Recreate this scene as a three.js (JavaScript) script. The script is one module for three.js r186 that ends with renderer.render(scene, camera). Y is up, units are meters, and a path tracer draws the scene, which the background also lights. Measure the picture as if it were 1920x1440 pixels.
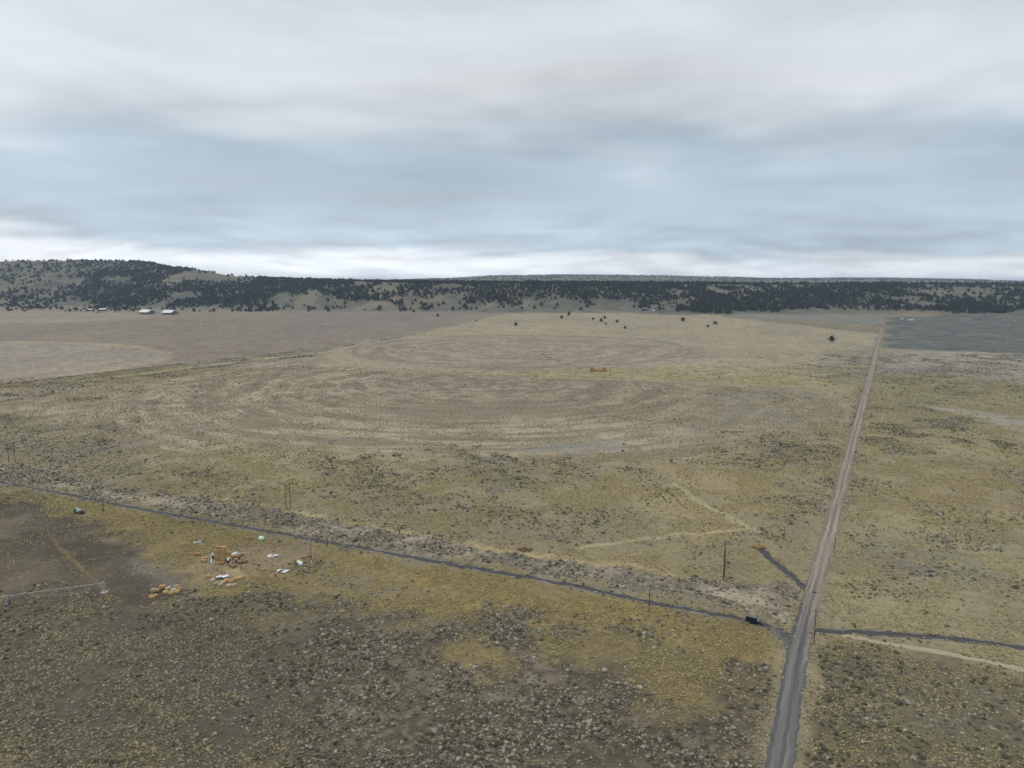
import * as THREE from 'three';
import { mergeGeometries } from 'three/addons/utils/BufferGeometryUtils.js';
import { RoundedBoxGeometry } from 'three/addons/geometries/RoundedBoxGeometry.js';

// ------------------------------------------------------------------ camera, sky, sun, exposure
const H = 120, FPX = 1281, PITCH = 8.3 * Math.PI / 180;      // drone 120 m above the plain
const scene = new THREE.Scene();
const camera = new THREE.PerspectiveCamera(2 * Math.atan(720 / FPX) * 180 / Math.PI, 4 / 3, 1, 40000);
camera.position.set(0, H, 0);
camera.rotation.set(-PITCH, 0, 0);
const renderer = new THREE.WebGLRenderer({ antialias: true });
renderer.toneMapping = THREE.LinearToneMapping;
renderer.toneMappingExposure = 1.0;
renderer.shadowMap.enabled = true;
const SKY_GAIN = 1.0, SUN = 1.5, K = 1.12;
const FOG = 5e-5;

// ---- seeded helpers
let seed = 7;
const rnd = () => { seed |= 0; seed = seed + 0x6D2B79F5 | 0; let t = Math.imul(seed ^ seed >>> 15, 1 | seed); t = t + Math.imul(t ^ t >>> 7, 61 | t) ^ t; return ((t ^ t >>> 14) >>> 0) / 4294967296; };
const rr = (a, b) => a + (b - a) * rnd();
const clamp = (v, a = 0, b = 1) => v < a ? a : v > b ? b : v;
const sstep = (a, b, v) => { const t = clamp((v - a) / (b - a)); return t * t * (3 - 2 * t); };
const lerp = (a, b, t) => a + (b - a) * t;
function hash(i, j) { let h = Math.imul(i, 374761393) + Math.imul(j, 668265263) | 0; h = Math.imul(h ^ h >>> 13, 1274126177); return ((h ^ h >>> 16) >>> 0) / 4294967296; }
function vn(x, y) { const i = Math.floor(x), j = Math.floor(y); let f = x - i, g = y - j; f = f * f * (3 - 2 * f); g = g * g * (3 - 2 * g);
  const a = hash(i, j), b = hash(i + 1, j), c = hash(i, j + 1), d = hash(i + 1, j + 1); return a + (b - a) * f + (c - a) * g + (a - b - c + d) * f * g; }
function fbm(x, y, o = 4) { let s = 0, a = .5, n = 0; for (let k = 0; k < o; k++) { s += a * vn(x, y); n += a; x = x * 2.03 + 17.1; y = y * 2.03 + 5.7; a *= .5; } return s / n; }
const toLin = c => { c /= 255; return c <= .04045 ? c / 12.92 : Math.pow((c + .055) / 1.055, 2.4); };
const toS0 = c => { c = clamp(c); return Math.round(255 * (c <= .0031308 ? c * 12.92 : 1.055 * Math.pow(c, 1 / 2.4) - .055)); };
const LUT = Uint8Array.from({ length: 8193 }, (_, i) => toS0(i / 8192)), toS = c => LUT[c <= 0 ? 0 : c >= 1 ? 8192 : (c * 8192) | 0];
const lin3 = a => a.map(toLin);

// ---- sky: a low stratus deck with a bright gap along the horizon
{
  const w = 2048, h = 1024, data = new Float32Array(w * h * 4);
  const stops = [[-5, 1.2], [0, 1.25], [1.2, 1.18], [2.0, .98], [2.8, .66], [4.5, .66], [6, .66], [8, .62], [10, .66], [12.5, .76], [15, .78], [19, .74], [30, .72], [60, .74], [90, .75]];
  const bl = [[-5, .04], [0, .04], [2.0, .06], [3.0, .19], [9, .21], [12, .11], [15, .08], [20, .12], [30, .12], [90, .12]];
  const cur = (t, e) => { for (let k = 1; k < t.length; k++) if (e <= t[k][0]) return lerp(t[k - 1][1], t[k][1], clamp((e - t[k - 1][0]) / (t[k][0] - t[k - 1][0]))); return t[t.length - 1][1]; };
  for (let j = 0; j < h; j++) for (let i = 0; i < w; i++) {
    const el = ((j + .5) / h - .5) * Math.PI, az = ((i + .5) / w - .5) * 2 * Math.PI;
    const ce = Math.cos(el), dy = Math.sin(el), dx = ce * Math.cos(az), dz = ce * Math.sin(az);
    const e = el * 180 / Math.PI, o = (j * w + i) * 4;
    let r, g, b;
    if (e < -1) { r = .2; g = .19; b = .17; }
    else {
      const q = 1 / (Math.max(dy, 0) + .035), X = dx * q, Z = dz * q;
      const big = fbm(X * .28 + 3, Z * .55 + 9, 5), fine = fbm(X * .9 + 40, Z * 2.2, 4), az0 = az + Math.PI / 2, ew = e + (fbm(az * 6 + 2, e * .4, 3) - .5) * 2.2, wisp = fbm(az * 9 + 8, ew * 1.25 + 3, 5), band = fbm(az * 3.6 + 31, ew * .26 + 7, 4), streak = fbm(az * 17 + 3, ew * 3.4, 5);
      const ed = e + (big - .5) * 4 * sstep(1, 6, e) + (wisp - .5) * (e < 6 ? 2.2 : 2.2 * sstep(14, 6, e)) + (band - .5) * 7 * sstep(2, 7, e) + 1.1 * Math.sin(az0);
      let L = cur(stops, ed);
      L *= 1 + (big - .5) * .34 * sstep(2, 8, e) + (fine - .5) * .14 + (wisp - .5) * .5 * sstep(9, 1.5, e) + (streak - .5) * .5 * sstep(6.5, 1.5, e) + (band - .5) * .45;
      const t = cur(bl, ed) + (fine - .5) * .06;
      L *= SKY_GAIN; r = L * (1 - t); g = L * (1 - t * .22); b = L * (1 + t * .5);
    }
    data[o] = r; data[o + 1] = g; data[o + 2] = b; data[o + 3] = 1;
  }
  const tex = new THREE.DataTexture(data, w, h, THREE.RGBAFormat, THREE.FloatType);
  tex.mapping = THREE.EquirectangularReflectionMapping; tex.magFilter = THREE.LinearFilter; tex.minFilter = THREE.LinearFilter; tex.wrapS = THREE.RepeatWrapping; tex.needsUpdate = true;
  scene.background = tex; scene.environment = tex;
}
const sun = new THREE.DirectionalLight(0xfff3e2, SUN);
sun.position.set(-900, 1500, -500); sun.castShadow = true; sun.shadow.radius = 24;
Object.assign(sun.shadow.camera, { left: -1500, right: 1500, top: 1500, bottom: -1500, near: 10, far: 6000 });
scene.add(sun); scene.add(sun.target);
scene.fog = new THREE.FogExp2(new THREE.Color().setRGB(.60, .77, 1.0), FOG);

// ------------------------------------------------------------------ naming helpers
const used = {};
const numbered = n => { const k = used[n] = (used[n] ?? -1) + 1; return k ? n + '_' + String(k).padStart(3, '0') : n; };
function tag(o, label, category, group) { o.userData.label = label; o.userData.category = category; if (group) o.userData.group = group; return o; }
function thing(name, label, category, [x, y, z], turn = 0, group) { const g = new THREE.Group(); g.name = numbered(name); g.position.set(x, y, z); g.rotation.y = turn; scene.add(g); return tag(g, label, category, group); }
function part(name, geo, m, parent) { const o = new THREE.Mesh(geo, m); o.name = name; o.castShadow = o.receiveShadow = true; parent.add(o); return o; }
function solo(name, geo, m, label, category, group) { const o = part(numbered(name), geo, m, scene); return tag(o, label, category, group); }
function struct(name, geo, m) { const o = part(numbered(name), geo, m, scene); o.userData.kind = 'structure'; return o; }
const mat = (rgb, rough = .9, extra = {}) => new THREE.MeshStandardMaterial({ color: new THREE.Color().setRGB(...rgb), roughness: rough, ...extra });
const box = (w, h, l, x = 0, y = 0, z = 0) => new THREE.BoxGeometry(w, h, l).translate(x, y, z);
const cyl = (r0, r1, h, n = 8) => new THREE.CylinderGeometry(r1, r0, h, n).translate(0, h / 2, 0);
function bar(a, b, r, n = 6) { const A = new THREE.Vector3(...a), B = new THREE.Vector3(...b), d = B.clone().sub(A), L = d.length();
  return new THREE.CylinderGeometry(r, r, L, n).translate(0, L / 2, 0).applyQuaternion(new THREE.Quaternion().setFromUnitVectors(new THREE.Vector3(0, 1, 0), d.normalize())).translate(...a); }

// ------------------------------------------------------------------ photo direction -> place on the ground
const CP = Math.cos(PITCH), SP = Math.sin(PITCH);
function W(px, py, h = 0) { const v = (py - 720) / FPX, s = Math.max(v * CP + SP, .012), t = (H - h) / s; return [(px - 960) / FPX * t, t * (CP - v * SP)]; }   // [x, d], d = -z
function proj(x, y, d) { const yy = y - H, dep = d * CP - yy * SP, up = yy * CP + d * SP; return [960 + FPX * x / dep, 720 - FPX * up / dep]; }

// ------------------------------------------------------------------ terrain height
const tbl = (t, p) => { if (p <= t[0][0]) return t[0].slice(1); for (let k = 1; k < t.length; k++) if (p <= t[k][0]) { const f = sstep(t[k - 1][0], t[k][0], p); return t[k].slice(1).map((v, i) => lerp(t[k - 1][i + 1], v, f)); } return t[t.length - 1].slice(1); };
// along the scarp: px bearing, foot distance, crest distance, crest height, height 9 km out
const SCARP = [[-600, 3000, 4100, 250, 230], [0, 2950, 4050, 252, 220], [160, 2950, 4050, 258, 210], [260, 2850, 4000, 250, 200], [350, 2700, 3900, 207, 190], [450, 2600, 3800, 163, 175], [530, 2550, 3600, 147, 170], [620, 2500, 3250, 137, 168], [720, 2500, 3050, 130, 170], [830, 2480, 2950, 126, 192], [940, 2350, 2900, 124, 228], [1060, 2250, 2900, 123, 238], [1200, 2300, 2950, 122, 232], [1330, 2150, 2950, 121, 212], [1450, 2100, 3000, 120, 195], [1640, 2080, 3050, 120, 200], [1780, 2080, 3100, 119, 185], [1920, 2080, 3100, 118, 160], [2500, 2080, 3100, 118, 150]];
function hgt(x, d) {
  if (d < 1500) return 0;
  const p = 960 + 1294 * x / d;
  let [f, c, hc, hf] = tbl(SCARP, p);
  const wob = (fbm(x * .0035 + 50, d * .0012, 4) - .5);
  f += wob * 420; c += wob * 260;
  const base = 20 * sstep(1500, 2300, d);
  const t = clamp((d - f) / (c - f));
  let s = t * t * (3 - 2 * t); s = lerp(s, Math.pow(t, .8), .4);
  let y = base + (hc - base) * s;
  const mid = Math.sin(Math.PI * Math.min(t, 1));
  y += mid * ((Math.abs(fbm(x * .0042 + 9, d * .0014 + 4, 4) - .5) * 2 - .35) * 46 + (fbm(x * .018, d * .012, 3) - .5) * 12);
  if (d > c) { const q = clamp((d - c) / (9000 - c)); y = lerp(hc, hf, q * q * (3 - 2 * q)) - 14 * Math.sin(Math.PI * clamp(q * 2.2)) ; y += (fbm(x * .0015, d * .0015, 3) - .5) * 10 * sstep(0, .08, q); if (d > 9000) y -= (d - 9000) * .02; }
  return y;
}
function W2(px, py) { for (let d = 1400; d < 9000; d += 4) { const dep0 = d * CP, v = (py - 720) / FPX; const y = H - d * (v * CP + SP) / (CP - v * SP); const dep = d * CP - (y - H) * SP, x = (px - 960) / FPX * dep; if (y <= hgt(x, d)) return [x, d]; } return W(px, py, 20); }

// ------------------------------------------------------------------ what grows where: colour, shrub and tuft density over the plain
// record: main colour, second colour, shrubs / m2, tufts / m2, tuft palette (0 straw yellow, 1 pale), shrub palette (0 grey, 1 dark green, 2 pale buff), ring streaks
const mute = c => { const l = (c[0] + c[1] + c[2]) / 3; return [lerp(c[0], l, .15), lerp(c[1], l, .12), lerp(c[2], l, .2) - 2]; };
const Z = (c1, c2, S = 0, T = 0, tp = 0, sp = 0, ring = 0) => [...lin3(mute(c1)), ...lin3(mute(c2)), S, T, tp, sp, ring];
const P = a => a.map(([x, y]) => W(x, y));
function strip(pts, w0, w1) { const q = pts.map(p => W(...p)), L = [], R = []; q.forEach((p, i) => { const a = q[Math.max(0, i - 1)], b = q[Math.min(q.length - 1, i + 1)]; let tx = b[0] - a[0], td = b[1] - a[1]; const n = Math.hypot(tx, td); tx /= n; td /= n; const w = lerp(w0, w1 ?? w0, i / (q.length - 1)) / 2; L.push([p[0] - td * w, p[1] + tx * w]); R.push([p[0] + td * w, p[1] - tx * w]); }); return [...L, ...R.reverse()]; }
const disc = (x, d, r, k = 48) => Array.from({ length: k }, (_, i) => [x + r * Math.cos(i / k * 2 * Math.PI), d + r * Math.sin(i / k * 2 * Math.PI)]);
const roadMain = [[1446, 1530], [1461, 1440], [1476, 1340], [1490, 1262], [1505, 1188], [1555, 1000], [1590, 862], [1633, 700], [1650, 630], [1656, 612]];
const roadGravel = [[-60, 893], [100, 922], [240, 950], [380, 975], [600, 1014], [880, 1064], [1050, 1093], [1250, 1136], [1400, 1163], [1462, 1184], [1496, 1212]];
const roadRight = [[1515, 1183], [1600, 1185], [1700, 1191], [1810, 1200], [1930, 1216], [2100, 1240]];
const track = [[1575, 1189], [1640, 1202], [1780, 1226], [1930, 1258], [2100, 1296]];
const spur = [[1424, 1029], [1440, 1043], [1462, 1062], [1490, 1085], [1520, 1112]];
const layers = [];
const add = (poly, z, feather = 6, warp = 8) => { const xs = poly.map(p => p[0]), ds = poly.map(p => p[1]), m = feather + warp; layers.push({ poly, z, feather, warp, x0: Math.min(...xs) - m, x1: Math.max(...xs) + m, d0: Math.min(...ds) - m, d1: Math.max(...ds) + m }); };
const yG = [140, 121, 72], oG = [122, 111, 78], gG = [112, 106, 90];
// far left fields
const fenceLine = [[-300, 752], [0, 722], [300, 687], [600, 655], [700, 641], [830, 620], [960, 599]];
add(P([[-700, 572], [-700, 790], ...fenceLine, [965, 572]]), Z([128, 114, 95], [112, 99, 82]), 8, 14);
add(P([[600, 596], [760, 592], [890, 598], [850, 612], [700, 634], [560, 640], [480, 620]]), Z([114, 99, 89], [124, 109, 96]), 40, 40);
add(P([[-600, 600], [100, 592], [300, 604], [200, 612], [-600, 622]]), Z([140, 125, 109], [128, 113, 99]), 40, 30);
add(P([[-500, 648], [0, 640], [160, 641], [260, 648], [322, 661], [318, 674], [230, 692], [0, 720], [-500, 770]]), Z([148, 133, 104], [138, 124, 98]), 8, 8);
add(P([[-500, 652], [0, 643], [160, 645], [250, 651], [306, 662], [300, 673], [210, 690], [0, 714], [-500, 760]]), Z([140, 127, 110], [126, 114, 98], 0, 0, 0, 0, .6), 8, 6);
for (const [q, w] of [[[[-300, 628], [0, 622], [120, 617], [190, 611]], 9], [[[-200, 636], [0, 634], [70, 637], [200, 641]], 7], [[[80, 586], [150, 586], [215, 588], [300, 592], [380, 591]], 8], [[[200, 603], [330, 600], [420, 596]], 7], [[[340, 648], [500, 660], [560, 660]], 4]]) add(strip(q, w), Z([104, 92, 84], [118, 104, 94]), 5, 8);
// lower circle, upper circle and the straw strips between
add(disc(-20, 832, 436), Z([120, 106, 88], [154, 139, 114], .003, .3, 1, 1.5, 1), 34, 40);
add(P([[420, 795], [510, 782], [520, 800], [440, 806]]), Z([112, 98, 74], [118, 105, 84]), 8, 12);
add(P([[640, 700], [960, 706], [1180, 720], [1250, 745], [900, 770], [650, 745]]), Z([114, 101, 86], [148, 133, 110], 0, .15, 1, 0, 1), 30, 40);
add(P([[700, 762], [1000, 752], [1100, 772], [900, 790], [720, 785]]), Z([116, 106, 84], [128, 116, 94], 0, .1, 1, 0, 1), 12, 20);
add(P([[980, 834], [1150, 826], [1170, 842], [1000, 848]]), Z([118, 116, 110], [130, 124, 112], 0, .1, 1, 0, .6), 10, 14);
add(P([[220, 745], [300, 790], [370, 805], [340, 785], [260, 750]]), Z([114, 110, 104], [124, 116, 104]), 8, 8);
add(P([[1340, 725], [1560, 735], [1500, 800], [1250, 835], [1300, 770]]), Z([136, 124, 98], [122, 113, 99], .01, .3, 1, 0, 1), 30, 40);
add(P([[600, 668], [700, 641], [830, 620], [960, 599], [1100, 590], [1350, 605], [1652, 628], [1632, 720], [1560, 735], [1250, 716], [1000, 707], [760, 700], [640, 686]]), Z([146, 133, 103], [134, 122, 97], .002, .1), 8, 12);
add(disc(28, 1297, 366), Z([148, 136, 110], [136, 123, 100], 0, 0, 0, 0, .8), 12, 12);
add(disc(28, 1297, 346), Z([116, 103, 87], [142, 128, 104], 0, 0, 0, 0, .9), 20, 20);
add(P([[960, 697], [1150, 690], [1350, 688], [1610, 700], [1600, 742], [1560, 732], [1250, 714], [980, 706]]), Z([151, 138, 100], [140, 128, 96], .002, .2), 5, 8);
add(strip([[1000, 708], [1250, 715], [1560, 728]], 7), Z([128, 128, 108], [136, 132, 108]), 2, 3);
add(P([[1175, 694], [1220, 690], [1225, 697], [1190, 700]]), Z([114, 112, 88], [130, 122, 94], .03), 6, 6);
add(strip([[640, 655], [600, 661], [480, 674], [300, 697], [0, 733]], 12), Z([152, 137, 98], [140, 127, 96], .004), 4, 6);
// sagebrush strips toward the hills
add(P([[1330, 600], [1500, 600], [1655, 606], [1654, 615], [1500, 610], [1390, 607]]), Z([118, 114, 100], [104, 103, 94], .04), 14, 14);
add(P([[1560, 660], [1648, 650], [1635, 700], [1600, 722], [1530, 700]]), Z([136, 126, 96], [112, 108, 92], .03, .2), 30, 30);
// right of the dirt road
const rightEdge = [[1660, 606], [1654, 640], [1638, 700], [1596, 862], [1562, 1000], [1525, 1150], [1512, 1200], [1482, 1372], [1470, 1500]];
add(P([...rightEdge, [2600, 1500], [2600, 598]]), Z([138, 129, 95], [118, 110, 85], .05, .8, .3, .3), 2, 2);
add(P([[1652, 650], [2300, 662], [2300, 740], [1920, 726], [1760, 700], [1640, 700]]), Z([140, 131, 113], [126, 119, 106], .03, .1, 1), 20, 30);
add(P([[1646, 690], [1790, 690], [1760, 700], [1650, 702]]), Z([108, 106, 100], [126, 120, 106], .1), 10, 16);
add(P([[1659, 606], [2400, 598], [2400, 690], [1920, 663], [1650, 652]]), Z([100, 103, 94], [62, 68, 64], .12, 0, 0, 1), 16, 26);
add(P([[1715, 757], [1790, 764], [1925, 788], [2100, 812], [2100, 850], [1925, 808], [1800, 780]]), Z([158, 149, 138], [128, 118, 98], .03, .1), 8, 22);
add(P([[1615, 800], [1760, 800], [1925, 826], [2100, 850], [2100, 872], [1900, 848], [1740, 822], [1625, 830]]), Z([122, 114, 88], [134, 122, 92], .09, .4, 0, 1), 16, 22);
add(P([[1600, 830], [1720, 860], [1680, 900], [1592, 900]]), Z([126, 117, 92], [134, 121, 88], .10, .5), 16, 22);
add(P([[1640, 880], [1850, 870], [2100, 900], [2100, 990], [1850, 990], [1650, 960]]), Z([142, 126, 88], [118, 105, 80], .015, .9, .2), 30, 36);
add(P([[1680, 1030], [1780, 1020], [1830, 1080], [1760, 1100], [1600, 1060]]), Z([118, 112, 96], [112, 102, 82], .2, .4), 12, 16);
add(P([[1530, 1205], [1640, 1212], [1780, 1240], [1930, 1275], [2100, 1320], [2100, 1500], [1480, 1500], [1495, 1340]]), Z([98, 92, 68], [110, 100, 74], .3, 1.2, .4, .7), 5, 7);
add(P([[1640, 1290], [1800, 1290], [1920, 1320], [1900, 1400], [1650, 1360]]), Z([112, 101, 74], [98, 92, 72], .12, 1.0, 1, 0), 14, 16);
// left of the dirt road, from the circle down to the gravel road
add(P([[-200, 730], [150, 712], [330, 770], [330, 830], [-200, 830]]), Z([124, 111, 91], [152, 137, 110], .018, .4, 1, .4, .8), 60, 50);
add(P([[-300, 760], [60, 780], [200, 830], [330, 850], [300, 905], [120, 900], [-300, 850]]), Z([118, 110, 92], [134, 122, 92], .2, .4, .3, .2), 20, 26);
add(P([[300, 860], [430, 842], [760, 868], [1150, 872], [1420, 860], [1600, 800], [1578, 870], [1540, 1000], [1460, 1050], [1300, 1060], [1100, 1040], [960, 1020], [700, 970], [420, 920]]), Z([142, 127, 88], [126, 114, 84], .018, .9, .1, 0), 40, 40);
for (const q of [[[610, 878], [720, 868], [750, 905], [740, 940], [640, 940]], [[850, 850], [1000, 866], [1000, 925], [930, 930], [860, 890]], [[1030, 880], [1110, 870], [1100, 905], [1040, 905]], [[640, 925], [770, 930], [760, 975], [650, 962]], [[1040, 960], [1200, 950], [1240, 1000], [1080, 1010]], [[1400, 830], [1560, 800], [1540, 870], [1420, 880]], [[1440, 960], [1545, 900], [1535, 1000], [1470, 1030]], [[760, 930], [1000, 960], [1060, 1010], [900, 985]]])
  add(P(q), Z([116, 108, 90], [130, 118, 90], .26, .45, .2, .6), 20, 26);
add(strip([[1085, 1030], [1180, 1012], [1330, 997], [1400, 990]], 2.8), Z([162, 148, 112], [146, 132, 98], 0, .3), 1.5, 3);
add(strip([[1260, 905], [1330, 950], [1420, 1000]], 3), Z([160, 149, 124], [144, 132, 106], 0, .2), 2, 3);
add(P([[-200, 858], [60, 878], [270, 922], [540, 958], [800, 1008], [960, 1034], [1100, 1052], [1290, 1080], [1490, 1100], [1505, 1180], [1400, 1150], [1250, 1124], [1050, 1083], [880, 1054], [600, 1004], [380, 965], [200, 935], [-200, 870]]), Z([116, 107, 92], [158, 146, 124], .42, .4, 1, .3), 4, 8);
for (const q of [[[130, 915], [330, 935], [420, 958], [300, 950]], [[740, 1006], [810, 1012], [800, 1022], [745, 1018]], [[1300, 1095], [1420, 1105], [1490, 1135], [1380, 1130]], [[640, 990], [700, 990], [690, 1000]]])
  add(P(q), Z([158, 146, 124], [136, 124, 100], .15, .1, 1, 0), 3, 6);
add(strip([[400, 932], [540, 957], [700, 985], [800, 1004], [960, 1034], [1080, 1050], [1180, 1060], [1290, 1085]], 3.4), Z([170, 150, 108], [146, 128, 90], .03, 1.1, .2), 2, 4);
// below the gravel road
add(P([[-100, 905], [200, 950], [600, 1022], [880, 1072], [1250, 1143], [1470, 1192], [1480, 1240], [1440, 1290], [1250, 1230], [1100, 1180], [850, 1170], [620, 1130], [450, 1110], [330, 1060], [230, 1000], [-100, 930]]), Z([138, 117, 66], [118, 104, 66], .03, 1.6, 0, 0), 5, 8);
add(P([[350, 1120], [470, 1115], [640, 1140], [820, 1165], [1000, 1160], [1180, 1185], [1300, 1260], [1480, 1270], [1480, 1500], [500, 1500], [420, 1250]]), Z([106, 97, 79], [92, 83, 66], .7, .6, 1, .25), 8, 14);
for (const q of [[[830, 1200], [920, 1195], [940, 1250], [870, 1275], [820, 1250]], [[1000, 1190], [1130, 1180], [1300, 1240], [1380, 1300], [1290, 1310], [1140, 1250], [1020, 1220]], [[1160, 1270], [1330, 1270], [1400, 1340], [1200, 1330]], [[1010, 1270], [1060, 1270], [1060, 1300]]])
  add(P(q), Z([130, 112, 68], [110, 98, 68], .04, 1.5, 0, 0), 5, 9);
for (const q of [[[960, 1215], [1010, 1222], [1050, 1250], [1000, 1240]], [[980, 1255], [1060, 1262], [1050, 1275], [985, 1270]], [[900, 1300], [990, 1300], [980, 1320], [910, 1318]], [[1150, 1340], [1230, 1335], [1220, 1360]], [[680, 1170], [720, 1170], [715, 1182]], [[780, 1290], [830, 1288], [815, 1306]], [[600, 1330], [680, 1335], [650, 1360]]])
  add(P(q), Z([126, 114, 98], [112, 101, 86], .2, .2, 1, 0), 2.5, 5);
add(P([[560, 1060], [700, 1080], [800, 1120], [700, 1120], [580, 1100]]), Z([116, 106, 84], [122, 108, 72], .16, .8, 0, 0), 6, 9);
add(P([[400, 1120], [530, 1115], [600, 1160], [540, 1220], [450, 1180]]), Z([92, 86, 72], [106, 96, 72], .4, .4, 0, .5), 5, 9);
// the pivot field and the dry growth below it
add(P([[-500, 915], [40, 925], [130, 960], [230, 1005], [300, 1060], [345, 1110], [300, 1135], [-500, 1150]]), Z([74, 63, 47], [58, 49, 36], .01, .6, .7, 2), 8, 14);
add(P([[-300, 1045], [60, 1035], [140, 1040], [250, 1065], [240, 1100], [130, 1112], [-300, 1120]]), Z([98, 86, 70], [72, 62, 47], 0, .25, 1, 2), 12, 16);
add(P([[-300, 965], [50, 970], [110, 1000], [90, 1018], [-300, 1010]]), Z([100, 89, 74], [68, 58, 44], 0, .25, 1, 2), 12, 18);
add(P([[240, 1050], [300, 1060], [340, 1100], [300, 1108], [270, 1080]]), Z([112, 105, 95], [100, 92, 80], 0, .1, 1, 2), 5, 6);
add(strip([[95, 1008], [140, 1052], [197, 1107], [216, 1142]], 1.6), Z([74, 58, 40], [128, 106, 66], 0, .3), .6, 1);
add(P([[-500, 1118], [100, 1125], [300, 1132], [420, 1130], [470, 1200], [520, 1500], [-500, 1500]]), Z([102, 93, 73], [84, 76, 59], .16, 2.5, .9, 1.5), 8, 14);
for (const q of [[[150, 1190], [200, 1180], [230, 1220], [160, 1225]], [[200, 1260], [250, 1250], [250, 1330], [190, 1380], [130, 1330]], [[400, 1190], [480, 1210], [500, 1300], [420, 1380], [390, 1290]], [[250, 1140], [290, 1140], [280, 1180]]])
  add(P(q), Z([66, 64, 60], [78, 73, 64], .08, .5, 1, .6), 12, 22);
// hay yard
add(P([[345, 1065], [390, 1040], [480, 1022], [570, 1028], [620, 1012], [560, 1052], [480, 1080], [400, 1096]]), Z([140, 122, 88], [124, 107, 78], .01, .4, 1, 2), 3, 5);
add(P([[420, 1064], [450, 1060], [470, 1085], [440, 1088]]), Z([160, 140, 100], [150, 130, 94], 0, .1), 1.5, 2);
add(strip([[520, 1048], [570, 1032], [612, 1016]], 4), Z([112, 98, 84], [122, 106, 84], 0, .2), 1, 2);
// verges of the dirt road and the ground of the roads themselves
add(strip(roadMain, 13), Z([134, 120, 88], [118, 108, 86], .05, .7, 1, 0), 2, 3);
for (const [r, w] of [[roadMain, 6.6], [roadGravel, 4.2], [roadRight, 4.2], [spur, 3.6], [track, 3]]) add(strip(r, w + .6), Z([120, 112, 100], [108, 100, 90], 0, 0), .4, .3);

const BASE = Z([124, 112, 82], [112, 103, 82], .05, .5);
const rec = new Float64Array(11);
function inMask(L, x, d) {   // 1 inside, 0 outside, ragged over the feather
  const p = L.poly; let inside = false, m = 1e9;
  for (let i = 0, j = p.length - 1; i < p.length; j = i++) {
    const ax = p[i][0], ay = p[i][1], bx = p[j][0], by = p[j][1];
    if ((ay > d) !== (by > d) && x < (bx - ax) * (d - ay) / (by - ay) + ax) inside = !inside;
    const ex = bx - ax, ey = by - ay, t = clamp(((x - ax) * ex + (d - ay) * ey) / (ex * ex + ey * ey || 1)), qx = ax + ex * t - x, qy = ay + ey * t - d, q = qx * qx + qy * qy; if (q < m) m = q;
  }
  const s = (inside ? 1 : -1) * Math.sqrt(m);
  return clamp(.5 + s / L.feather * .5);
}
function zone(x, d) {
  for (let k = 0; k < 11; k++) rec[k] = BASE[k];
  const sc = d < 500 ? .11 : d < 1200 ? .045 : .015;
  const n1 = fbm(x * sc, d * sc, 2) - .5, n2 = fbm(x * sc + 71, d * sc + 33, 2) - .5;
  for (const L of layers) {
    if (x < L.x0 || x > L.x1 || d < L.d0 || d > L.d1) continue;
    const m = inMask(L, x + n1 * 2 * L.warp, d + n2 * 2 * L.warp);
    if (m <= 0) continue;
    for (let k = 0; k < 11; k++) rec[k] += (L.z[k] - rec[k]) * m;
  }
  return rec;
}
const SOIL = lin3([62, 54, 41]);
function groundColor(x, d, out) {
  const r = zone(x, d);
  // patches at several sizes, matter of its own outline
  let m = fbm(x * .035 + 4, d * .035, 4);
  let q = fbm(x * .4 + 31, d * .4, 3);
  if (r[10] > .02) {     // mowing and wheel rings round the pivot
    const up = d > 937 && Math.hypot(x - 28, d - 1297) < 380, far = x < -500;
    const cx = far ? -1150 : up ? 28 : -30, cd = far ? 1080 : up ? 1297 : 830;
    const rad = Math.hypot(x - cx, d - cd), an = Math.atan2(d - cd, x - cx);
    const wav = rad + (fbm(x * .012, d * .012, 3) - .5) * 14;
    const st = fbm(wav * .11, an * 4 + rad * .002, 4), st2 = fbm(wav * .5 + 9, an * 12, 3);
    const k = sstep(.36, .64, st * .6 + st2 * .25 + m * .15);
    m = lerp(m, k, r[10] * .68); 
  }
  const fineW = d < 1300 ? 1 : .5;
  m = clamp((m - .5) * 1.9 + .5 + (q - .5) * .8 * fineW);
  const big = 1 + (fbm(x * .006, d * .006, 3) - .5) * .28 + (vn(x * 1.7, d * 1.7) - .5) * .22 * (d < 700 ? 1 : 0) + (vn(x * .5, d * .5) - .5) * .2 + (d > 900 ? (fbm(x * .22, d * .16, 3) - .5) * .95 : 0);
  for (let k = 0; k < 3; k++) out[k] = lerp(r[k], r[k + 3], m) * big;
  { const so = .68 * Math.min(1, Math.max(0, r[7] - .8) * .45 + r[6] * 1.5) * sstep(.25, .6, fbm(x * .55 + 5, d * .55, 2)); for (let k = 0; k < 3; k++) out[k] = lerp(out[k], SOIL[k], so); }
  if (d > 1150) { const sp = 1 + (vn(x * .42, d * .2) - .5) * 1.3 * Math.min(1, r[6] * 8); for (let k = 0; k < 3; k++) out[k] *= sp; }
  // far off, single plants melt into the colour of the ground
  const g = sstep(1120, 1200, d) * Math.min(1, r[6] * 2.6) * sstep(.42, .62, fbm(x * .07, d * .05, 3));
  const dk = [.08, .085, .075]; for (let k = 0; k < 3; k++) out[k] = lerp(out[k], dk[k], g * .7);
}

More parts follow.
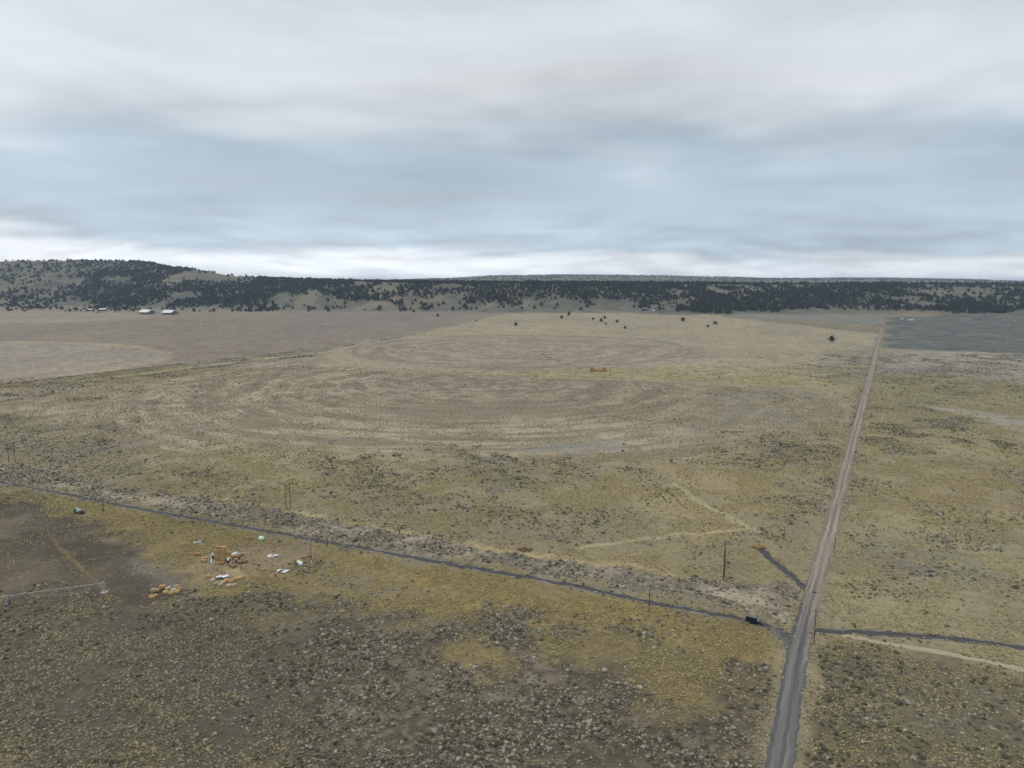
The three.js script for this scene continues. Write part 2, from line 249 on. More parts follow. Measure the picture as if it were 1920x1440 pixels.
// ------------------------------------------------------------------ ground sheets
function hillColor(x, d, y, out) {
  const n = fbm(x * .006 + 3, d * .004, 4), n2 = fbm(x * .03, d * .02, 3);
  const a = lin3([92, 90, 76]), b = lin3([128, 115, 92]), c = lin3([76, 77, 67]);
  const k = sstep(.5, .68, n), k2 = sstep(.45, .7, n2);
  for (let i = 0; i < 3; i++) out[i] = lerp(lerp(a[i], c[i], k2), b[i], k * .5) * (1 + (vn(x * .08, d * .08) - .5) * .2);
}
function sheet(name, x0, x1, d0, d1, nx, nd, tw, th, drop = 0) {
  const pos = [], uv = [], idx = [];
  for (let j = 0; j <= nd; j++) for (let i = 0; i <= nx; i++) { const x = lerp(x0, x1, i / nx), d = lerp(d0, d1, j / nd); pos.push(x, hgt(x, d) - (j === 0 ? drop : 0), -d); uv.push(i / nx, j / nd); }
  for (let j = 0; j < nd; j++) for (let i = 0; i < nx; i++) { const a = j * (nx + 1) + i; idx.push(a, a + 1, a + nx + 2, a, a + nx + 2, a + nx + 1); }
  const g = new THREE.BufferGeometry(); g.setAttribute('position', new THREE.Float32BufferAttribute(pos, 3)); g.setAttribute('uv', new THREE.Float32BufferAttribute(uv, 2)); g.setIndex(idx); g.computeVertexNormals();
  const data = new Uint8Array(tw * th * 4), c = [0, 0, 0], c2 = [0, 0, 0];
  for (let j = 0; j < th; j++) for (let i = 0; i < tw; i++) {
    const x = lerp(x0, x1, (i + .5) / tw), d = lerp(d0, d1, (j + .5) / th), o = (j * tw + i) * 4;
    let hill = 0; if (d > 1900) { const y = hgt(x, d); hill = sstep(21.5, 27, y + (vn(x * .02, d * .02) - .5) * 4); if (hill > 0) hillColor(x, d, y, c2); }
    if (hill < 1) groundColor(x, d, c);
    for (let k = 0; k < 3; k++) data[o + k] = toS(K * lerp(c[k], c2[k], hill));
    data[o + 3] = 255;
  }
  const t = new THREE.DataTexture(data, tw, th, THREE.RGBAFormat); t.colorSpace = THREE.SRGBColorSpace; t.magFilter = THREE.LinearFilter; t.minFilter = THREE.LinearFilter; t.needsUpdate = true;
  return struct(name, g, new THREE.MeshStandardMaterial({ map: t, roughness: 1 }));
}
sheet('scrub_ground', -400, 400, 100, 430, 40, 20, 2048, 1024);
sheet('field_ground', -1100, 1100, 430, 1200, 40, 20, 2048, 1280);
sheet('fields', -2000, 2000, 1200, 2300, 200, 110, 2048, 1024);
sheet('hills', -3700, 3700, 2300, 4600, 460, 300, 2048, 1024);
sheet('side_fields', 2000, 3700, 1200, 2300, 80, 50, 512, 256);
sheet('side_fields', -3700, -2000, 1200, 2300, 80, 50, 512, 256);
sheet('far_hills', -12000, 12000, 4560, 15000, 160, 90, 800, 400, 6);
struct('ground', new THREE.PlaneGeometry(40000, 40000).rotateX(-Math.PI / 2).translate(0, -1.2, 0), mat(lin3([124, 112, 84]).map(v => v * K), 1));

// ------------------------------------------------------------------ roads
function roadTex(c1, c2, c3, seedn, near) {   // near: other colours over the first stretch, freshly gravelled   // u across, v along: packed wheel lanes, loose gravel between and at the edges
  const w = 64, h = near ? 2048 : 1024, data = new Uint8Array(w * h * 4), far = [c1, c2, c3].map(lin3), close = (near || [c1, c2, c3]).map(lin3);
  for (let j = 0; j < h; j++) for (let i = 0; i < w; i++) {
    const u = (i + .5) / w, wob = (fbm(j * .003 + seedn, seedn, 2) - .5) * .1, a = Math.abs(u - .5 + wob);
    const lane = sstep(.16, .09, Math.abs(a - .22)), n = fbm(i * .14 + seedn, j * .035, 4), n2 = vn(i * .8, j * .8 + seedn), st = fbm(i * .55 + seedn, j * .012, 3), e = sstep(.36, .5, a + (n - .5) * .2);
    const gm = near ? sstep(150, 95, j * 1900 / h + (n - .5) * 70 + (u - .3) * 50) : 0; for (let k = 0; k < 3; k++) { const A = lerp(far[0][k], close[0][k], gm), B = lerp(far[1][k], close[1][k], gm), C = lerp(far[2][k], close[2][k], gm); let v = lerp(A, B, clamp(lane * .5 + .12 + (n - .5) * 1.7)); v = lerp(v, C, e * .6); data[(j * w + i) * 4 + k] = toS(K * v * (1 + (n2 - .5) * .22 + (st - .5) * .55)); }
    data[(j * w + i) * 4 + 3] = 255;
  }
  const t = new THREE.DataTexture(data, w, h, THREE.RGBAFormat); t.colorSpace = THREE.SRGBColorSpace; t.magFilter = THREE.LinearFilter; t.wrapS = t.wrapT = THREE.RepeatWrapping; t.needsUpdate = true; return t;
}
function road(name, pts, width, lift, tex, step = 2.2, rag = .7, vlen = 90) {
  const q = pts.map(p => { const w = W(...p); return new THREE.Vector3(w[0], 0, -w[1]); }), curve = new THREE.CatmullRomCurve3(q, false, 'centripetal'), L = curve.getLength(), n = Math.ceil(L / step);
  const pos = [], uv = [], idx = [], m = 4, P0 = curve.getSpacedPoints(n);
  for (let j = 0; j <= n; j++) {
    const a = P0[Math.max(0, j - 1)], b = P0[Math.min(n, j + 1)], t = b.clone().sub(a).normalize(), c = P0[j];
    const wl = width / 2 + (fbm(j * step * .3, 3 + width, 3) - .5) * rag * 2, wr = width / 2 + (fbm(j * step * .3, 43 + width, 3) - .5) * rag * 2;
    for (let i = 0; i <= m; i++) { const s = lerp(-wl, wr, i / m), x = c.x - t.z * s, z = c.z + t.x * s; pos.push(x, hgt(x, -z) + lift + (-z > 1500 ? .25 : 0), z); uv.push(i / m, j * step / vlen); }
  }
  for (let j = 0; j < n; j++) for (let i = 0; i < m; i++) { const a = j * (m + 1) + i; idx.push(a, a + 1, a + m + 2, a, a + m + 2, a + m + 1); }
  const g = new THREE.BufferGeometry(); g.setAttribute('position', new THREE.Float32BufferAttribute(pos, 3)); g.setAttribute('uv', new THREE.Float32BufferAttribute(uv, 2)); g.setIndex(idx); g.computeVertexNormals();
  return struct(name, g, new THREE.MeshStandardMaterial({ map: tex, roughness: 1, side: THREE.DoubleSide }));
}
const gravelTex = roadTex([54, 54, 56], [76, 75, 75], [96, 90, 80], 12);
road('gravel_road', roadGravel, 3.0, .008, gravelTex, 1.2, 1.5);
road('gravel_road', roadRight, 3.3, .012, gravelTex, 1.2, 1.3);
road('gravel_road', spur, 3.6, .010, gravelTex, 1.5, 1.2);
{ const q = [[1446, 1171], [1476, 1181], [1497, 1180], [1520, 1178], [1516, 1196], [1508, 1226], [1496, 1256], [1482, 1252], [1477, 1228], [1466, 1203], [1448, 1187]].map(p => W(...p)), cx = q.reduce((a, p) => a + p[0], 0) / q.length, cd = q.reduce((a, p) => a + p[1], 0) / q.length, pos = [cx, .011, -cd], uv = [.5, .5], idx = [], n = 66;
  for (let i = 0; i < n; i++) { const f = i / n * q.length, a = q[Math.floor(f)], b = q[(Math.floor(f) + 1) % q.length], t = f % 1, k = 1 + (vn(i * .9, 4) - .5) * .22; const x = cx + (lerp(a[0], b[0], t) - cx) * k, d = cd + (lerp(a[1], b[1], t) - cd) * k; pos.push(x, .011, -d); uv.push(.5 + (x - cx) * .06, .5 + (d - cd) / 90); idx.push(0, i + 1, (i + 1) % n + 1); }
  const g = new THREE.BufferGeometry(); g.setAttribute('position', new THREE.Float32BufferAttribute(pos, 3)); g.setAttribute('uv', new THREE.Float32BufferAttribute(uv, 2)); g.setIndex(idx); g.computeVertexNormals(); struct('gravel_junction', g, new THREE.MeshStandardMaterial({ map: roadTex([74, 72, 71], [98, 95, 92], [92, 87, 80], 57), roughness: 1, side: THREE.DoubleSide })); }
road('dirt_track', track, 3.0, .006, roadTex([146, 134, 112], [164, 152, 130], [130, 118, 92], 31), 2.2, .8);
road('dirt_road', roadMain, 6.6, .018, roadTex([112, 101, 91], [146, 136, 123], [114, 104, 91], 4, [[82, 81, 82], [118, 114, 110], [70, 70, 73]]), 2.0, .9, 1900);

// ------------------------------------------------------------------ shrubs and bunchgrass
function shrubGeo(s) {
  seed = s; const pos = [], n = 46;
  for (let k = 0; k < n; k++) {
    const a = rr(0, 6.283), e = Math.asin(rr(.02, 1)), R = rr(.6, 1.0) * (.82 + .3 * vn(a * 1.3 + s, e * 2)), x = Math.cos(a) * Math.cos(e) * R, z = Math.sin(a) * Math.cos(e) * R, y = .1 + Math.sin(e) * R * .8;
    const c = new THREE.Vector3(x, y, z), t = .32;
    const p = [0, 1, 2].map(() => c.clone().add(new THREE.Vector3(rr(-t, t), rr(-t * .7, t), rr(-t, t)))); for (const v of p) pos.push(v.x, Math.max(v.y, -.05), v.z);
  }
  const core = new THREE.IcosahedronGeometry(.62, 1), cp = core.attributes.position;
  for (let i = 0; i < cp.count; i++) { const x = cp.getX(i), y = cp.getY(i), z = cp.getZ(i), f = .75 + .5 * hash(Math.round(x * 50) + s, Math.round(y * 50 + z * 977)); pos.push(x * f, Math.max(0, y * .85 * f + .22), z * f); }
  const g = new THREE.BufferGeometry(); g.setAttribute('position', new THREE.Float32BufferAttribute(pos, 3)); g.computeVertexNormals(); return g;
}
function tuftGeo(s) {
  seed = s; const pos = [];
  for (let k = 0; k < 17; k++) { const a = rr(0, 6.283), b = rr(.0, .28), w = rr(.07, .14), h = rr(.45, .9), l = rr(.15, .65); const bx = Math.cos(a) * b, bz = Math.sin(a) * b, px = -Math.sin(a), pz = Math.cos(a); pos.push(bx - px * w, -.03, bz - pz * w, bx + px * w, -.03, bz + pz * w, bx + Math.cos(a) * l, h, bz + Math.sin(a) * l); }
  const g = new THREE.BufferGeometry(); g.setAttribute('position', new THREE.Float32BufferAttribute(pos, 3)); g.computeVertexNormals(); return g;
}
const shrubGeos = [11, 22, 33].map(shrubGeo), tuftGeos = [5, 6].map(tuftGeo);
const plantMat = new THREE.MeshStandardMaterial({ color: 0xffffff, roughness: 1, side: THREE.DoubleSide });
const SHR = [[[144, 138, 125], [164, 157, 143], [120, 114, 100], [132, 123, 104], [98, 93, 79]], [[84, 83, 66], [102, 99, 80], [68, 68, 54], [78, 77, 64]], [[158, 146, 118], [142, 131, 106], [168, 155, 126], [124, 115, 94], [110, 102, 84]]].map(a => a.map(lin3));
const TUF = [[[162, 151, 110], [149, 139, 102], [122, 117, 88], [146, 132, 88]], [[163, 154, 129], [149, 141, 117], [126, 119, 98], [112, 107, 84]]].map(a => a.map(lin3));
const KP = 1.1, KT = 1.8;
const shrubs = [], tufts = [];
const paint = (pal, blend) => { const lo = Math.floor(blend), a = pal[Math.min(pal.length - 1, rnd() < blend - lo ? lo + 1 : lo)], c = a[Math.floor(rnd() * a.length)], f = rr(.82, 1.18) * (pal === TUF ? KT : KP); return [c[0] * f, c[1] * f, c[2] * f]; };
function scatter(d0, d1, cell, kind, size) {
  for (let d = d0; d < d1; d += cell) { const half = Math.min(.80 * d + 15, 1090); for (let x = -half; x < half; x += cell) {
    const X = x + rnd() * cell, D = d + rnd() * cell, r = zone(X, D);
    if (kind === 's') { const nn = fbm(X * .035 + 7, D * .035 + 2, 4), cl = sstep(.4, .58, nn), p = r[6] * cell * cell * (r[6] < .12 ? .3 + 7 * sstep(.54, .64, nn) : .12 + 1.5 * sstep(.36, .58, nn * .55 + .45 * fbm(X * .17 + 3, D * .17, 2))); if (rnd() < p) { const s = size * (.4 + .85 * Math.pow(rnd(), 1.4)) * (rnd() < .07 ? 1.55 : 1); shrubs.push([X, D, s, paint(SHR, clamp(r[9] + rr(-.3, .45), 0, 2))]); } }
    else { const cl = sstep(.32, .6, fbm(X * .07 + 70, D * .07 + 20, 3)), p = r[7] * cell * cell * (.12 + 1.4 * cl * (.4 + .6 * sstep(.3, .55, fbm(X * .3, D * .3, 2)))); if (rnd() < p) tufts.push([X, D, size * rr(.55, 1.2), paint(TUF, clamp(r[8] + rr(-.15, .15), 0, 1))]); }
  } }
}
seed = 101;
scatter(125, 330, .95, 's', .63); scatter(330, 700, 1.5, 's', .72); scatter(700, 1180, 3, 's', 1.0);
scatter(125, 330, .8, 't', .62); scatter(330, 560, 1.05, 't', .75); scatter(560, 1000, 1.9, 't', .95);
// weeds caught along the far fence line, and the ragged edge of the roads
{ const q = fenceLine.map(p => W(...p)); for (let k = 0; k < q.length - 1; k++) { const L = Math.hypot(q[k + 1][0] - q[k][0], q[k + 1][1] - q[k][1]); for (let s = 0; s < L; s += 1.4) { const f = s / L, x = lerp(q[k][0], q[k + 1][0], f), d = lerp(q[k][1], q[k + 1][1], f); if (fbm(x * .02, d * .02 + 5, 3) > .46) shrubs.push([x + rr(-1.5, 1.5), d + rr(-2, 2), rr(.7, 1.6), paint(SHR, 1)]); } } }
{ const q = roadMain.map(p => W(...p)); for (let k = 0; k < q.length - 1; k++) { const L = Math.hypot(q[k + 1][0] - q[k][0], q[k + 1][1] - q[k][1]); for (let s = 0; s < L; s += .8) { const f = s / L, sd = rnd() < .5 ? -1 : 1, x = lerp(q[k][0], q[k + 1][0], f) + sd * rr(3.2, 5), d = lerp(q[k][1], q[k + 1][1], f); if (rnd() < .75) tufts.push([x, d, rr(.4, .8), paint(TUF, .4)]); } } }
for (const [rd, w] of [[roadGravel, 1.25], [roadRight, 1.25], [track, 1.1], [spur, 1.3]]) { const q = rd.map(p => W(...p)); for (let k = 0; k < q.length - 1; k++) { const L = Math.hypot(q[k + 1][0] - q[k][0], q[k + 1][1] - q[k][1]); for (let s = 0; s < L; s += .45) { const f = s / L, sd = rnd() < .5 ? -1 : 1, tx = (q[k + 1][0] - q[k][0]) / L, td = (q[k + 1][1] - q[k][1]) / L, o = sd * (w + rr(-.25, 1.6)), x = lerp(q[k][0], q[k + 1][0], f) - td * o, d = lerp(q[k][1], q[k + 1][1], f) + tx * o; if (fbm(x * .08, d * .08, 2) > .4) { if (rnd() < .8) tufts.push([x, d, rr(.4, .8), paint(TUF, rr(0, .6))]); else shrubs.push([x, d, rr(.35, .75), paint(SHR, rr(0, 1))]); } } } }
console.log('shrubs', shrubs.length, 'tufts', tufts.length);
const M4 = new THREE.Matrix4(), QQ = new THREE.Quaternion(), UP = new THREE.Vector3(0, 1, 0), COL = new THREE.Color();
function mass(name, label, category, list, geos, sy, m) {
  const root = new THREE.Group(); root.name = name; root.userData.kind = 'stuff'; tag(root, label, category); scene.add(root);
  geos.forEach((g, v) => { const mine = list.filter((_, i) => i % geos.length === v), im = new THREE.InstancedMesh(g, m, mine.length); im.name = name + '_clumps'; im.userData.kind = 'stuff';
    mine.forEach(([x, d, s, c, y = 0], i) => { M4.compose(new THREE.Vector3(x, y, -d), QQ.setFromAxisAngle(UP, rnd() * 6.283), new THREE.Vector3(s * rr(.85, 1.2), s * sy * rr(.8, 1.2), s * rr(.85, 1.2))); im.setMatrixAt(i, M4); im.setColorAt(i, COL.setRGB(...c)); });
    im.castShadow = im.receiveShadow = true; root.add(im); });
  return root;
}
const shrubRank = shrubs.map((s, i) => [s[2] / Math.hypot(s[0], s[1], H) * (Math.abs(proj(s[0], 0, s[1])[0] - 960) < 930 && proj(s[0], 0, s[1])[1] < 1400 ? 1 : 0), i]).sort((a, b) => b[0] - a[0]);
const single = new Set(shrubRank.slice(0, 290).map(a => a[1]));
const shrubMats = SHR.map(p => p.map(c => mat(c.map(v => v * KP), 1, { side: THREE.DoubleSide })));
for (const i of single) { const [x, d, s, c] = shrubs[i], o = solo('sagebrush', shrubGeos[i % 3], mat(c, 1, { side: THREE.DoubleSide }), 'large rounded sagebrush standing out of the low scrub beside the roads', 'shrub', 'largest bushes of the sagebrush scrub'); o.position.set(x, 0, -d); o.scale.set(s, s * .85, s); o.rotation.y = i; }
mass('sagebrush_scrub', 'grey sagebrush scrub spread over the plain', 'scrub', shrubs.filter((_, i) => !single.has(i)), shrubGeos, .82, plantMat);
mass('bunchgrass', 'dry straw yellow bunchgrass covering the plain', 'grass', tufts, tuftGeos, 1, plantMat);

// ------------------------------------------------------------------ junipers
function crownGeo(s, tall) {
  seed = s; const pos = [], n = 150;
  for (let k = 0; k < n; k++) {
    const t = Math.pow(rnd(), .8), a = rr(0, 6.283), prof = tall ? (1 - t) * .62 + .12 : Math.sin(Math.PI * Math.min(1, t * .86 + .16)) * .62, R = prof * rr(.45, 1.05) * (.75 + .5 * vn(a * 1.2 + s, t * 4));
    const c = new THREE.Vector3(Math.cos(a) * R, .12 + t * .88, Math.sin(a) * R), z = rr(.09, .17);
    for (let q = 0; q < 3; q++) { const v = c.clone().add(new THREE.Vector3(rr(-z, z), rr(-z, z), rr(-z, z))); pos.push(v.x, v.y, v.z); }
  }
  const core = new THREE.IcosahedronGeometry(.3, 1), cp = core.attributes.position;
  for (let i = 0; i < cp.count; i++) { const x = cp.getX(i), y = cp.getY(i), z = cp.getZ(i), f = .7 + .6 * hash(Math.round(x * 90) + s, Math.round(y * 90 + z * 977)); pos.push(x * f * (tall ? .8 : 1.15), .48 + y * f * 1.15, z * f * (tall ? .8 : 1.15)); }
  const g = new THREE.BufferGeometry(); g.setAttribute('position', new THREE.Float32BufferAttribute(pos, 3)); g.computeVertexNormals(); return g;
}
const trunkGeo = (() => { const g = [new THREE.CylinderGeometry(.025, .05, .5, 6).translate(0, .23, 0)]; for (const [a, l] of [[.4, .26], [2.6, .3], [4.4, .24]]) g.push(bar([0, .2, 0], [Math.cos(a) * l * .7, .2 + l, Math.sin(a) * l * .7], .014, 4)); return mergeGeometries(g.map(q => q.toNonIndexed())); })();
const crowns = [crownGeo(301, false), crownGeo(302, true), crownGeo(303, false), crownGeo(304, true)];
const crownMats = [[.028, .040, .022], [.034, .046, .026], [.024, .034, .022], [.040, .050, .030]].map(c => mat(c, 1, { side: THREE.DoubleSide })), barkMat = mat([.10, .075, .055]);
function juniper(x, y, d, s, v, label, group, wide = 1) {
  const t = thing('juniper_tree', label, 'tree', [x, y, -d], v * 1.7, group);
  part('trunk', trunkGeo, barkMat, t).scale.set(s * 1.4, s, s * 1.4); part('crown', crowns[v % 4], crownMats[(v >> 2) % 4], t).scale.set(s * wide, s, s * wide); return t;
}
// how thick the wood stands, laid out over the slopes
const blobs = [ // px, py, rx, ry, density
  [230, 540, 110, 38, .95], [330, 550, 120, 26, .85], [290, 505, 70, 18, .55], [430, 553, 80, 24, .8], [60, 560, 90, 18, .35], [90, 515, 110, 22, .16], [200, 500, 90, 14, .25],
  [520, 535, 60, 16, .9], [590, 540, 60, 16, .75], [680, 545, 70, 22, .95], [780, 550, 70, 26, 1], [880, 545, 80, 24, .9], [980, 548, 80, 26, .75], [1060, 548, 60, 22, .8], [1060, 570, 60, 14, .3], [1140, 545, 80, 18, .9], [1240, 556, 70, 26, .95], [1340, 565, 90, 34, 1], [1440, 565, 90, 34, 1], [1540, 556, 90, 22, .9], [1600, 582, 90, 18, .8], [1700, 575, 90, 26, .9], [1800, 580, 110, 22, .85], [1900, 585, 80, 18, .85], [1660, 545, 110, 16, .7], [1800, 545, 130, 18, .4], [1900, 555, 60, 22, .45], [480, 575, 50, 12, .35], [760, 576, 60, 12, .2]];
const gaps = [[590, 562, 34, 14], [1155, 572, 50, 12], [1530, 585, 75, 7], [1800, 549, 80, 9], [150, 571, 34, 8], [690, 572, 40, 8], [380, 520, 60, 7], [1010, 566, 40, 7], [1700, 560, 40, 5], [1420, 545, 40, 5], [840, 538, 40, 5], [1270, 548, 26, 6]];
function woodDensity(x, d, y) { const [px, py] = proj(x, y, d); if (py > 606) return 0; let w = d > 4500 ? .10 : .05; for (const [bx, by, rx, ry, k] of blobs) { const q = ((px - bx) / rx) ** 2 + ((py - by) / ry) ** 2; if (q < 1.4) w = Math.max(w, k * sstep(1.4, .5, q)); } for (const [bx, by, rx, ry] of gaps) { const q = ((px - bx) / rx) ** 2 + ((py - by) / ry) ** 2; if (q < 1.5) w *= 1 - .85 * sstep(1.5, .4, q); }
  if (py < 536 && px > 560 && d < 4500) w = Math.max(w, .22); return w * sstep(.34, .56, fbm(x * .006 + 77, d * .0045, 4) + .1); }
seed = 900;
const wood = [];
for (let d = 1950; d < 4600; d += 11) for (let x = -.82 * d; x < .82 * d; x += 11) { const X = x + rnd() * 11, D = d + rnd() * 11, a = rnd(), b = rnd(), c = rnd(); if (a > .7) continue; const y = hgt(X, D); if (y < 22 + 16 * fbm(X * .01, D * .01, 2) && D < 2500) continue; if (b < woodDensity(X, D, y)) wood.push([X, D, 6.5 + 8 * c * c + 3 * a, y]); }
for (let k = 0; k < 26000; k++) { const D = 4600 + 5000 * rnd(), X = rr(-.8, .8) * D, s = rr(6, 11), b = rnd(); if (b < .5 * fbm(X * .002, D * .002, 3)) wood.push([X, D, s, hgt(X, D)]); }
console.log('junipers', wood.length);
const rank = wood.map((t, i) => [t[2] / t[1], i]).sort((a, b) => b[0] - a[0]);
const near = new Set(rank.slice(0, 270).map(a => a[1]));
{ let v = 0; for (const i of near) { const [x, d, s, y] = wood[i]; juniper(x, y - .2, d, s * 1.05, v++, 'dark green juniper at the open lower edge of the hillside wood', 'junipers along the lower edge of the wood', rr(.85, 1.25)); } }
{ const root = new THREE.Group(); root.name = 'juniper_wood'; root.userData.kind = 'stuff'; tag(root, 'dark juniper wood covering the slopes of the mesa', 'wood'); scene.add(root);
  const rest = wood.filter((_, i) => !near.has(i));
  crowns.forEach((g, v) => { const mine = rest.filter((_, i) => i % 4 === v), im = new THREE.InstancedMesh(g, plantMat, mine.length); im.name = 'juniper_wood_crowns'; im.userData.kind = 'stuff';
    mine.forEach(([x, d, s, y], i) => { M4.compose(new THREE.Vector3(x, y - .6, -d), QQ.setFromAxisAngle(UP, rnd() * 6.283), new THREE.Vector3(s * rr(.85, 1.3), s, s * rr(.85, 1.3))); im.setMatrixAt(i, M4); const f = rr(.75, 1.3); im.setColorAt(i, COL.setRGB(.034 * f, .044 * f * rr(.9, 1.1), .026 * f)); });
    im.castShadow = true; root.add(im); }); }
const lone = [[1559, 641, 12.5, 'broad dark juniper standing alone in the straw field beside the dirt road', 1.35], [1341, 609, 10, 'low spreading juniper at the far corner of the straw field', 1.3], [1327, 614, 8, 'small juniper beside the farm track at the field corner', 1], [967, 611, 10, 'grey green spreading juniper at the head of the upper pivot circle', 1.3], [1053, 598, 11, 'rounded juniper below the pale slope', 1], [1067, 592, 13, 'tall double juniper at the foot of the pale slope', 1], [1112, 600, 8, 'small round juniper west of the juniper trio', 1], [1127, 604, 11, 'wide juniper in the trio on the pale rise', 1.2], [1134, 598, 9, 'upper juniper of the trio on the pale rise', 1.1], [1136, 609, 6, 'lowest smallest juniper of the trio on the pale rise', 1], [1157, 605, 9, 'round juniper on the pale rise east of the trio', 1], [1172, 617, 8, 'lone juniper lowest on the pale rise', 1.1], [1280, 603, 12, 'dark juniper at the track end by the wooded slope', 1.2], [821, 594, 10, 'lone juniper on the mauve slope', 1], [893, 603, 6, 'tiny juniper beside the diagonal field edge', .9]];
lone.forEach(([px, py, s, label, wide], k) => { const [x, d] = W2(px, py); juniper(x, hgt(x, d) - .2, d, s, k * 5 + 2, label, undefined, wide); });

// ------------------------------------------------------------------ poles and lines
const woodMat = mat([.085, .065, .05]), greyWood = mat([.14, .12, .10]), steel = mat([.55, .58, .60], .45, { metalness: .6 }), ceramic = mat([.6, .62, .64], .4);
const at = (px, py) => { const [x, d] = W(px, py); return [x, 0, -d]; };
const lineDir = (() => { const a = W(537, 953), b = W(1357, 1086); return Math.atan2(-(b[1] - a[1]), b[0] - a[0]); })();
function hFrame(px, py, h, gap, label) {
  const t = thing('power_pylon', label, 'power pole', at(px, py), -lineDir + Math.PI / 2, 'timber H frame power poles across the plain');
  for (const s of [-1, 1]) part('pole', cyl(.2, .13, h, 8).translate(s * gap / 2, 0, 0), woodMat, t);
  part('crossarm', box(gap + 2.6, .26, .2, 0, h - 1.1, .2), woodMat, t);
  for (const s of [-1, 1]) part('brace', bar([s * gap / 2, h - 3.2, 0], [-s * gap / 2, h - 5.6, 0], .05), woodMat, t);
  for (const s of [-1, 0, 1]) part('insulator', cyl(.07, .09, .9, 6).translate(s * (gap / 2 + 1), h - 2.1, .2), ceramic, t);
}
hFrame(541, 954, 14.5, 3.4, 'timber H frame power pole beside the straw coloured ditch bank');
hFrame(1357, 1086, 16, 3.4, 'timber H frame power pole west of the gravel spur');
hFrame(23, 868, 14, 3.8, 'timber H frame power pole in the grey sagebrush by the far end of the ditch');
function pole(px, py, h, label, arm = 0, m = woodMat) {
  const t = thing('utility_pole', label, 'utility pole', at(px, py), -.35, 'single utility poles');
  part('pole', cyl(.17, .11, h, 8), m, t);
  if (arm) { part('crossarm', box(arm, .16, .14, 0, h - .5, .16), greyWood, t); for (const s of [-.45, 0, .45]) part('insulator', cyl(.06, .05, .3, 6).translate(s * arm, h - .42, .16), ceramic, t); }
  return t;
}
pole(1526, 1208, 12.5, 'tall utility pole with pale crossarm at the road junction', 2.6);
pole(1217, 1148, 11, 'brown utility pole beside the gravel road in sagebrush', 2.0);
pole(1470, 1013, 6.5, 'short bare pole in straw grass near the gravel spur');
{ const t = pole(1565, 1031, 6, 'short pole with grey meter box beside the dirt road'); part('meter_box', box(.7, 1.1, .5, .45, 2.2, 0), mat([.45, .46, .47], .6), t); }
pole(194, 959, 7, 'weathered pole where the gravel road leaves the sagebrush');
{ const t = pole(584, 1056, 9, 'pole with white guard beside the white wrapped bales'); part('guard', cyl(.2, .2, 1.4, 8), mat([.75, .76, .78]), t); }
{ const t = pole(614, 1026, 7, 'pole with transformer at the hay yard entrance', 1.6); part('transformer', cyl(.3, .3, .9, 10).translate(.4, 5.2, 0), mat([.5, .52, .54], .5), t); }
pole(993, 700, 11, 'thin far pole in the strip between the pivot circles');
pole(1144, 705, 12, 'thin far pole beside the stacked hay in the field');

// ------------------------------------------------------------------ centre pivot irrigation
const galv = mat([.44, .50, .54], .5, { metalness: .2 }), tyre = mat([.02, .02, .022], .9), rimMat = mat([.4, .42, .44], .5);
function wheelParts(parent, x, z, r) { const w = part('wheel', new THREE.TorusGeometry(r * .7, r * .3, 6, 16).translate(x, r, z), tyre, parent); part('rim', new THREE.CylinderGeometry(r * .45, r * .45, .2, 10).rotateX(Math.PI / 2).translate(x, r, z), rimMat, w); }
function pivotTower(t, o, ux, uz, h, wide, r) { // o: place along the arm; wheels stand across it
  const A = [o[0] + uz * wide, 0, o[1] - ux * wide], B = [o[0] - uz * wide, 0, o[1] + ux * wide], top = [o[0], h, o[1]];
  part('leg', bar([A[0], r, A[2]], top, .07), galv, t); part('leg', bar([B[0], r, B[2]], top, .07), galv, t); part('base_beam', bar([A[0], r, A[2]], [B[0], r, B[2]], .08), galv, t);
  part('tower_brace', bar([(A[0] + top[0]) / 2, (r + h) / 2, (A[2] + top[2]) / 2], [(B[0] + top[0]) / 2, (r + h) / 2, (B[2] + top[2]) / 2], .05), galv, t);
  wheelParts(t, A[0], A[2], r); wheelParts(t, B[0], B[2], r);
}
{ const hp = 3.9, a = W(194, 1093, hp), b = W(12, 1117, hp), L = Math.hypot(b[0] - a[0], b[1] - a[1]), ux = (b[0] - a[0]) / L, uz = -(b[1] - a[1]) / L;
  const t = thing('irrigation_pivot', 'galvanised irrigation pivot arm with drop trusses on the bare field', 'irrigation pivot', [a[0], 0, -a[1]]);
  const pt = s => [ux * s, uz * s];
  part('pipe', bar([0, hp, 0], [ux * (L + 9), hp - .1, uz * (L + 9)], .09, 8), galv, t);
  for (const f of [.18, .36, .54, .75]) { const c = pt(L * f), dn = 1.15 + 1.0 * Math.sin(Math.PI * Math.min(1, f + .05)); for (const s of [-1, 1]) { const e = pt(L * f + s * 1.0); part('truss_strut', bar([e[0], hp, e[1]], [c[0], hp - dn, c[1]], .08), galv, t); } }
  let prev = [0, hp - .5, 0]; for (const f of [.18, .36, .54, .75, 1]) { const c = pt(L * f), dn = f === 1 ? .5 : 1.15 + 1.0 * Math.sin(Math.PI * Math.min(1, f + .05)), q = [c[0], hp - dn, c[1]]; part('truss_rod', bar(prev, q, .025), galv, t); prev = q; }
  pivotTower(t, pt(L), ux, uz, hp, 1.9, .6);
  // the pivot point: four legged pyramid with riser
  for (const [sx, sz] of [[-1, -1], [1, -1], [1, 1], [-1, 1]]) part('pivot_leg', bar([sx * .85, 0, sz * .85], [sx * .3, hp + .1, sz * .3], .08), galv, t);
  part('riser_pipe', cyl(.16, .16, hp + .4, 10), galv, t); part('control_box', box(.9, .5, .5, 0, hp + .2, 0), mat([.30, .42, .46], .5), t); part('pad', box(2.2, .12, 2.2, 0, .06, 0), mat([.42, .39, .34]), t);
}
